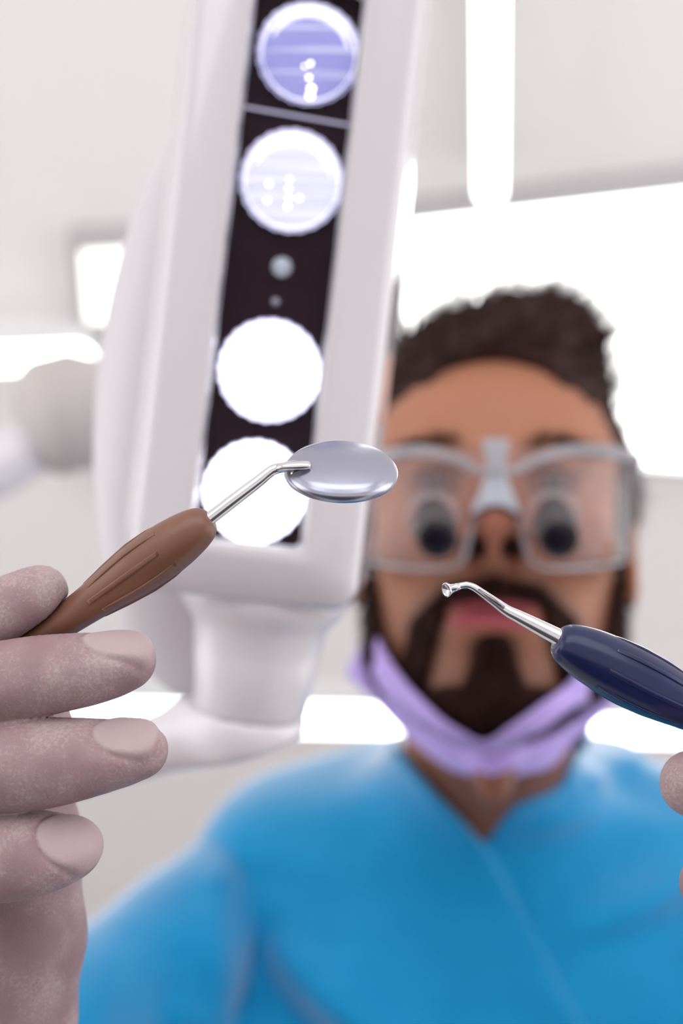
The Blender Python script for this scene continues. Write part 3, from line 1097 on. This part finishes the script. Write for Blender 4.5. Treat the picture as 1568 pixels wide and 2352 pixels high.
qh = toH(V)
sel = rng.choice(len(V), 5200, replace=False)
qs = qh[sel]
nrm = qs - np.array((0, .03, -.015)); nrm /= np.linalg.norm(nrm, axis=1)[:, None]
flow = np.stack([.35 + 0 * qs[:, 0], .45 + 0 * qs[:, 0], .1 + 0 * qs[:, 0]], 1)
topw = sstep(qs[:, 1], .05, .10)[:, None]
dl = nrm * .55 + flow * topw + np.array((0, -.25, -.5)) * (1 - topw)
sv = strands(V[sel] - (nrm @ HR) * .001, dl @ HR, .010, .0003)
sel2 = sel[(qs[:, 1] > .07)]
qs2 = qh[sel2]
n2_ = qs2 - np.array((0, .03, -.015)); n2_ /= np.linalg.norm(n2_, axis=1)[:, None]
d2 = (n2_ * .6 + np.array((.5, .35, .1))) @ HR
sv2 = strands(V[sel2], d2, .026, .0004, 4, jitter=.3)
hair = mk('hair', *join((V, Fc), sv, sv2), M['hair'], body)


def beard_sd(P):
    q = toH(P)
    wv = beard_w(q)
    x = q[:, 0]
    nz = .0007 * np.sin(q[:, 0] * 900) * np.sin(q[:, 1] * 800) * np.sin(q[:, 2] * 850)
    hd_ = smin(head_sd(q), cap(P, nk_top, nk_bot, .053, .056), .018)
    return hd_ - (wv * .0052 - .0018) + nz


V, Fc = nets(beard_sd, (-.01, -.19, -.88), (.185, .02, -.70), .0020)
qb = toH(V)
wv = beard_w(qb)
keep = wv > .3
fk = Fc[keep[Fc].all(1)]
used = np.unique(fk); remap = -np.ones(len(V), int); remap[used] = np.arange(len(used))
Vb, Fb = V[used], remap[fk]
sel = rng.choice(len(Vb), min(5500, len(Vb)), replace=False)
nb_ = toH(Vb[sel]) - np.array((0, -.05, .02)); nb_ /= np.linalg.norm(nb_, axis=1)[:, None]
bs = strands(Vb[sel], (nb_ * .7 + np.array((0, -.7, .1))) @ HR, .0058, .00022, 2)
mk('beard', *join((Vb, Fb), bs), M['beard'], body)

for s in (-1, 1):
    roots, dirs = [], []
    for k in range(420):
        u = rng.uniform(0, 1)
        x = s * (.013 + .038 * u); y = .0255 + .006 * math.sin(u * 2.3) - .004 * u + rng.uniform(-.0042, .0042) * (1 - .5 * u)
        # find the skin by marching from the front
        z = .11
        for _ in range(14):
            z -= max(.0002, float(head_sd(np.array([[x, y, z]]))[0]) * .9)
        roots.append(fromH((x, y, z - .0005))); dirs.append(np.array((s * .8, .3, .35)) @ HR)
    mk('eyebrow', *strands(roots, dirs, .008, .0003, 2), M['beard'], body)


for s in (-1, 1):
    roots, dirs = [], []
    for k in range(160):
        u = rng.uniform(-1, 1)
        up = 1 if k % 3 else -1
        roots.append(fromH((s * (.032 + .0115 * u), .0070 + up * .0046 * math.sqrt(1 - u * u) , .0905 - .004 * u * u)))
        dirs.append(np.array((s * .3 * u, .35 * up, .9)) @ HR)
    mk('eyelashes', *strands(roots, dirs, .006, .00025, 2), M['beard'], body)


# scrub top
neckcut = [(.020, -.02), (.0330, -.146), (.0885, -.2065), (.1065, -.178), (.1370, -.170), (.1480, -.142), (.160, -.02)]


def wr_(P, a, b, w_, amp):
    a = np.array(a); b = np.array(b); X = P[:, :2]; ab = b - a
    h = np.clip(((X - a) @ ab) / (ab @ ab), 0, 1)
    dd = X - a - h[:, None] * ab
    return amp * np.exp(-(dd * dd).sum(1) / w_ ** 2) * (np.sin(np.pi * np.clip(h, .04, .96)) ** .5)


def wp(px, py, d=.92):
    return cs(px, py, d)[:2]


FOLDS = [(wp(600, 2100), wp(1060, 2420), .014, .016), (wp(470, 2230), (wp(760, 2480)), .012, .014), (wp(500, 2010), wp(560, 2260), .013, .013),
         (wp(560, 1960), wp(820, 1990), .013, .005), (wp(1640, 1990), wp(1240, 2080), .014, .014), (wp(1640, 2180), wp(1330, 2360), .014, .014),
         (wp(1620, 1760), wp(1330, 1800), .010, .009), (wp(1150, 2130), wp(1500, 2460), .012, .004), (wp(330, 2050), wp(250, 2420), .012, .008),
         (wp(640, 2240), wp(900, 2440), .010, -.007), (wp(470, 1990), wp(560, 2010), .010, .006), (wp(690, 2080), wp(560, 2040), .009, .005), (wp(1200, 1880), wp(1420, 1850), .008, .004), (wp(940, 2330), wp(1080, 2420), .010, .007), (wp(420, 2130), wp(400, 2420), .012, -.007)]


def scrub_sd(P):
    t = smin(torso_sd(P), cap(P, nk_top, nk_bot, .053, .056), .045) - .009
    sl = smin(cap(P, S_L, S_L + (E_L - S_L) *   .85, .050, .052), cap(P, S_R, S_R + (E_R - S_R) * .85, .062, .060), .001)
    d = smin(t, sl, .004)
    f = 0
    for a, b, ww, am in FOLDS:
        f = f + wr_(P, a, b, ww, am)
    d = d - f
    # the left panel wraps over the right one
    a = np.array([.0885, -.2065]); b = np.array([.159, -.335]); e = unit(b - a); nn = np.array([-e[1], e[0]])
    side = (P[:, :2] - a) @ nn
    d = d + .0065 * sstep(side, -.0007, .0010) * (P[:, 1] < -.15) * sstep(P[:, 2], -1.0, -.95)
    pc = poly_sd(P[:, :2], neckcut)
    d = smax(d, -np.maximum(pc, -(P[:, 2] + 1.03)), .0030)
    # neckline stands a little proud
    return d * .85


V, Fc = nets(scrub_sd, (-.27, -.66, -1.14), (.47, -.09, -.68), .0036)
keep = (V[:, 1] > -.64)
mk('scrub_top', V, Fc, M['cloth'], person)


def w2c(p):
    return np.array(R.transposed() @ (Vector(p) - CAM))


hip = c2w(fromB((0, -.44, -.03)))
LEGS = []
for s in (-1, 1):
    LEGS.append([w2c((hip.x + s * .085, hip.y, hip.z - .02)), w2c((hip.x + s * .11, hip.y - .02, .52)), w2c((hip.x + s * .13, hip.y + .03, .09))])


def trousers_sd(P):
    d = ell(toB(P), (0, -.47, -.03), (.178, .13, .128))
    for l in LEGS:
        d = smin(d, chain(P, l, [.098, .074, .070], .02), .03)
    return d


tl = np.array([q_ for l in LEGS for q_ in l])
V, Fc = nets(trousers_sd, np.minimum(tl.min(0), fromB((0, -.5, 0))) - .20, np.maximum(tl.max(0), fromB((0, -.4, 0))) + .20, .009)
mk('trousers', V, Fc, M['cloth'], person)
for l in LEGS:
    f0 = Vector(c2w(l[2]))
    a0 = w2c((f0.x, f0.y + .05, .045)); a1 = w2c((f0.x, f0.y - .17, .036))
    gz = w2c((0, 0, 1)) - w2c((0, 0, 0)); g0 = w2c((0, 0, .002))
    V, Fc = nets(lambda P: smax(smin(cap(P, a0, a1, .045, .040), cap(P, w2c((f0.x, f0.y + .02, .07)), a0, .045, .045), .02), -((P - g0) @ gz), .004), np.minimum(a0, a1) - .1, np.maximum(a0, a1) + .1, .006)
    mk('shoe', V, Fc, M['trim'], person)

# gloves -------------------------------------------------------------
def C(lst, d):
    P_ = []; r_ = []
    for it in lst:
        dd = it[3] if len(it) > 3 else d
        P_.append(cs(it[0], it[1], dd)); r_.append(pr(it[2], dd))
    return P_, r_


G1 = C([(-420, 1640, 95, .318), (-230, 1510, 80, .312), (-110, 1455, 74), (-10, 1408, 71), (60, 1376, 63), (98, 1358, 57)], .3075)
G2 = C([(-420, 1680, 112, .316), (-150, 1598, 97), (0, 1570, 92), (100, 1551, 87), (200, 1537, 79), (290, 1517, 68)], .2975)
G3 = C([(-420, 1830, 118, .316), (-150, 1772, 101), (0, 1760, 101), (100, 1753, 98), (200, 1740, 86), (318, 1722, 68)], .2960)
G4 = C([(-420, 1990, 112, .318), (-150, 1975, 102), (0, 1963, 103), (90, 1958, 90), (166, 1947, 68)], .2990)
GM = C([(40, 1560, 85, .325), (45, 1700, 108, .329), (40, 1950, 132, .333), (25, 2150, 155, .337), (-22, 2352, 180, .341), (-60, 2620, 230, .350), (-110, 2950, 260, .370)], .33)
# nails: centre, axis along the finger, normal of the plate
NAILS = [((272, 1474, .2950), 80, 52, (-.05, .85, .50), 66), ((287, 1682, .2930), 74, 60, (-.05, .80, .60), 70), ((162, 1915, .2940), 78, 68, (.10, .66, .74), 72)]


def nail_sd(P, n_):
    (px, py, d), la, lb, nr, rf = n_
    c = cs(px, py, d)
    nn = unit(nr); ax_ = unit(np.array([1.0, -.06, 0]) - nn * (np.array([1.0, -.06, 0]) @ nn)); bb = np.cross(nn, ax_)
    # curved plate: intersection of a flat ellipse column with a thin shell round the finger
    q = P - c
    u = q @ ax_; v = q @ bb; h = q @ nn
    a = pr(la, d); b = pr(lb, d)
    # squarer than an ellipse at the far end
    plan = np.where(u > 0, ((np.abs(u) / a) ** 3.0 + (np.abs(v) / b) ** 2.6) ** (1 / 2.8), np.sqrt((u / a) ** 2 + (v / b) ** 2)) - 1
    return plan * min(a, b), h, v


def glove_left(P):
    d = None
    fingers = []
    for (pp, rr), nl in ((G1, None), (G2, NAILS[0]), (G3, NAILS[1]), (G4, NAILS[2])):
        pp, rr = smooth_path(pp, rr, 3)
        f = chain(P, pp, rr, .0015)
        if nl is not None:
            plan, h, v = nail_sd(P, nl)
            rf = pr(nl[4], nl[0][2])
            # flatten the back of the fingertip, then set the nail plate proud of it
            q = P - cs(*nl[0])
            nn = unit(nl[3])
            axis_c = pp[-1]
            hh = (P - axis_c) @ nn
            flat = hh - (rr[-1] * .90)
            near = sstep((P - pp[-4])[:, 0], -.002, .004)
            f = f + (smax(f, flat, .0025) - f) * near
            hp_ = sstep(hh, -.001, .001)
            f = f - .00045 * sstep(-plan, -.00025, .00025) * hp_ + .00035 * np.exp(-((plan - .0003) / .00045) ** 2) * hp_
        fingers.append(f)
    d = fingers[0]
    for f in fingers[1:]:
        d = smin(d, f, .0009)
    m_ = chain(P, *GM, .008)
    palm = ell(P, cs(-430, 1840, .330), (.018, .036, .017))
    d2 = smin(m_, palm, .012)
    d2 = smin(d2, chain(P, *C([(-430, 2000, 150, .33), (-200, 2300, 190, .34), (-60, 2620, 225, .35)], .33), .01), .012)
    d = smin(d, d2, .0028)
    # the grip pressed between the fingers
    d = smax(d, -(cap(P, tip + hax * .026, tail, .0044, .0032)), .0006)
    # wrinkles across the finger backs at the joints
    wk = .00008 * (P[:, 1] > -.062) * np.sin((P[:, 0] + .30 * P[:, 1]) * 4200 + 2 * np.sin(P[:, 1] * 900)) * np.exp(-((P[:, 0] + .062) / .006) ** 2)
    d = d + wk
    return smax(d, -(P[:, 1] + .185) * 1.0, .002)


V, Fc = nets(glove_left, (-.150, -.187, -.395), (-.030, .0, -.275), .0005)
gl = mk('glove', V, Fc, M['glove'], person)
gl['label'] = 'powdered glove on the hand holding the mirror'
na = np.zeros(len(V))
for (pp, rr), nl in ((G2, NAILS[0]), (G3, NAILS[1]), (G4, NAILS[2])):
    plan, h, v = nail_sd(V, nl)
    own = (np.linalg.norm(V - pp[-1], axis=1) < .0185) & (np.abs(chain(V, *smooth_path(pp, rr, 3), .0015)) < .0016)
    na = np.maximum(na, sstep(-plan, -.0002, .0003) * (((V - pp[-1]) @ unit(nl[3])) > 0) * own * (np.abs(h) < .008))
at = gl.data.attributes.new('nail', 'FLOAT', 'POINT')
at.data.foreach_set('value', na.astype(np.float32))

H1 = C([(2150, 1640, 100, .330), (1900, 1530, 78, .318), (1760, 1560, 68)], .312)
H2 = C([(2150, 1900, 110, .330), (1800, 1780, 92), (1700, 1786, 86), (1592, 1800, 77)], .303)
H3 = C([(2150, 2010, 110, .330), (1850, 1990, 92), (1740, 2010, 84), (1634, 2030, 74)], .306)
H4 = C([(2150, 2150, 105, .335), (1850, 2200, 86), (1750, 2220, 76), (1690, 2230, 66)], .312)
HM = C([(2150, 1900, 200, .345), (2050, 2250, 240, .350), (1950, 2560, 240, .360), (1930, 2900, 260, .385)], .35)


def glove_right(P):
    d = None
    for pp, rr in (H1, H2, H3, H4):
        f = chain(P, pp, rr, .0015)
        d = f if d is None else smin(d, f, .001)
    d = smin(d, chain(P, *HM, .01), .008)
    d = smax(d, -cap(P, etip + eax * .04, etail, .0046, .0040), .0006)
    return smax(d, -(P[:, 1] + .185), .002)


V, Fc = nets(glove_right, (.055, -.187, -.42), (.19, .0, -.285), .0010)
gr = mk('glove', V, Fc, M['glove'], person)
gr['label'] = 'glove on the hand holding the navy tool'

# ------------------------------------------------------------------ purple mask pulled under the chin
mask = thing('face_mask', cs(1110, 1720, .80), 'purple surgical mask pulled down under the chin of the person', 'face mask')
inner = [(848, 1420, .855), (880, 1490, .825), (930, 1565, .795), (1000, 1640, .770), (1060, 1682, .760), (1112, 1702, .757), (1165, 1672, .762), (1230, 1628, .775), (1300, 1575, .795), (1370, 1500, .825), (1420, 1430, .858)]
outer = [(795, 1548, .850), (850, 1600, .838), (915, 1668, .826), (975, 1722, .818), (1045, 1768, .812), (1130, 1788, .810), (1205, 1775, .812), (1262, 1758, .818), (1310, 1705, .826), (1385, 1640, .838), (1440, 1580, .852)]
pi_, _ = smooth_path([cs(*p) for p in inner], [0] * len(inner), 6)
po_, _ = smooth_path([cs(*p) for p in outer], [0] * len(outer), 6)
NV = 15
V, Fc = [], []
for i, (a, b) in enumerate(zip(pi_, po_)):
    for j in range(NV):
        t = j / (NV - 1)
        pleat = .0028 * math.sin(t * math.pi * 5 + .5 * math.sin(i * .25)) * (1 - .3 * t)
        bulge = .010 * math.sin(math.pi * t)
        V.append(a * (1 - t) + b * t + np.array((0, -.15, 1)) * (pleat + bulge))
V = np.array(V)
for _ in range(12):           # lay the cloth on the beard and jaw
    sd_ = np.minimum(body_sd(V), beard_sd(V))
    V = V - (V / np.linalg.norm(V, axis=1)[:, None]) * np.maximum(0, .0045 - sd_)[:, None]
n = len(pi_)
for i in range(n - 1):
    for j in range(NV - 1):
        Fc.append((i * NV + j, (i + 1) * NV + j, (i + 1) * NV + j + 1, i * NV + j + 1))
mo = mk('mask_panel', V, Fc, M['mask'], mask)
sm = mo.modifiers.new('thickness', 'SOLIDIFY'); sm.thickness = .0016; sm.offset = 0
for lp in ([(850, 1424, .855), (838, 1370, .862), (836, 1310, .872), (842, 1250, .885)], [(1420, 1436, .858), (1434, 1380, .862), (1442, 1310, .872), (1446, 1240, .885)]):
    p_, r_ = smooth_path([cs(*p) for p in lp], [.0016] * 4, 5)
    mk('ear_loop', *tube(p_, r_, 10), M['loop'], mask)

# ------------------------------------------------------------------ loupe glasses
gls = thing('loupe_glasses', cs(1135, 1120, .72), 'clear safety glasses with two dark magnifying loupes worn by the person', 'glasses')
GX = 1140


def gp(px, py, dz=0.0):
    """A point of the wrapped front of the glasses."""
    u = (px - GX) / 300.0
    return cs(px, py, .716 + .034 * u * u + .010 * abs(u) ** 3 + dz)


# lens shield, one clear moulded sheet with bottom contour that rises over the nose
V, Fc = [], []
NU, NVv = 61, 16
for i in range(NU):
    u = -1 + 2 * i / (NU - 1)
    px = GX + u * 312
    top = 1030 + 14 * u * u
    bot = 1308 - 20 * u * u - 190 * math.exp(-(u / .22) ** 2)
    for j in range(NVv):
        t = j / (NVv - 1)
        V.append(gp(px, top + (bot - top) * t, -.006 * math.sin(math.pi * t)))
for i in range(NU - 1):
    for j in range(NVv - 1):
        Fc.append((i * NVv + j, i * NVv + j + 1, (i + 1) * NVv + j + 1, (i + 1) * NVv + j))
sh = mk('shield', V, Fc, M['lens_edge'], gls)
sm = sh.modifiers.new('thickness', 'SOLIDIFY'); sm.thickness = .0018; sm.offset = 0
rim = [(850, 1066, 0), (900, 1046, -.002), (980, 1038, -.004), (1060, 1060, -.005), (1095, 1080, -.006), (1140, 1086, -.007), (1185, 1080, -.006), (1225, 1058, -.005), (1300, 1036, -.004), (1400, 1038, -.003), (1455, 1055, 0)]
p_, r_ = smooth_path([gp(*p) for p in rim], [.0040, .0036, .0034, .0030, .0028, .0028, .0028, .0030, .0034, .0038, .0042], 6)
mk('brow_rim', *tube(p_, r_, 14, flat=1.3), M['frame_clear'], gls)
low = [(852, 1290, 0), (900, 1300, -.002), (1000, 1306, -.004), (1060, 1290, -.004), (1085, 1200, -.004), (1110, 1135, -.005)]
for sgn in (0, 1):
    pts = [gp(2 * GX - p[0] if sgn else p[0], p[1], p[2]) for p in low]
    p_, r_ = smooth_path(pts, [.0014] * len(pts), 6)
    mk('lower_edge', *tube(p_, r_, 10), M['frame_clear'], gls)
    s = 1 if sgn else -1
    a = gp(GX + s * 312, 1060)
    ear = fromH((s * .079, .012, -.005)); end = fromH((s * .080, -.010, -.030))
    p_, r_ = smooth_path([a, (a + ear) / 2 + np.array((s * .004, 0, 0)), ear, end], [.0045, .0035, .0028, .0024], 6)
    mk('temple', *tube(p_, r_, 12), M['frame_clear'], gls)
# T-shaped bridge and nose pad


def slab(outline, dz, th):
    n = len(outline)
    V = [gp(x, y, dz) for x, y in outline] + [gp(x, y, dz + th) for x, y in outline]
    Fc = [tuple(range(n))[::-1], tuple(range(n, 2 * n))] + [(i, (i + 1) % n, (i + 1) % n + n, i + n) for i in range(n)]
    return V, Fc


br = mk('bridge', *slab([(1104, 1008), (1172, 1008), (1164, 1040), (1158, 1092), (1118, 1092), (1114, 1040)], -.012, .006), M['bridge'], gls, smooth=False)
bm_ = br.modifiers.new('bevel', 'BEVEL'); bm_.width = .0012; bm_.segments = 3
pad = mk('nose_pad', *slab([(1116, 1088), (1160, 1088), (1176, 1130), (1198, 1180), (1178, 1176), (1160, 1164), (1138, 1160), (1116, 1164), (1098, 1176), (1078, 1180), (1102, 1130)], -.010, .006), M['nosepad'], gls, smooth=False)
bm_ = pad.modifiers.new('bevel', 'BEVEL'); bm_.width = .001; bm_.segments = 3
for s, (fx, fy, bx_, by_) in ((-1, (1005, 1238, 990, 1178)), (1, (1283, 1238, 1268, 1176))):
    f = cs(fx, fy, .672); b = cs(bx_, by_, .712)
    axd = unit(f - b); ln = np.linalg.norm(f - b)
    lp = mk('loupe', *lathe(b, axd, [(0, .0080), (ln * .3, .0082), (ln * .32, .0100), (ln * .62, .0104), (ln * .64, .0092), (ln * .8, .0092), (ln * .82, .0098), (ln, .0098), (ln, .0090), (ln - .0012, .0088)], 40), M['loupe_body'], gls)
    mk('loupe_lens', *lathe(f - axd * .0016, axd, [(0, .0092), (.0012, .0092), (.0018, .006), (.0020, .0005)], 32), M['loupe_dark'], lp)
    hold = []
    x, y, a = basis(axd)
    mk('loupe_holder', *lathe(b + axd * .002, axd, [(.004, .0104), (.004, .0134), (.0055, .0140), (.007, .0134), (.007, .0104)], 40, cap=False), M['loupe_holder'], lp)

# tidy the helper properties
for o in bpy.data.objects:
    for k in ('_o', '_c'):
        if k in o.keys(): del o[k]
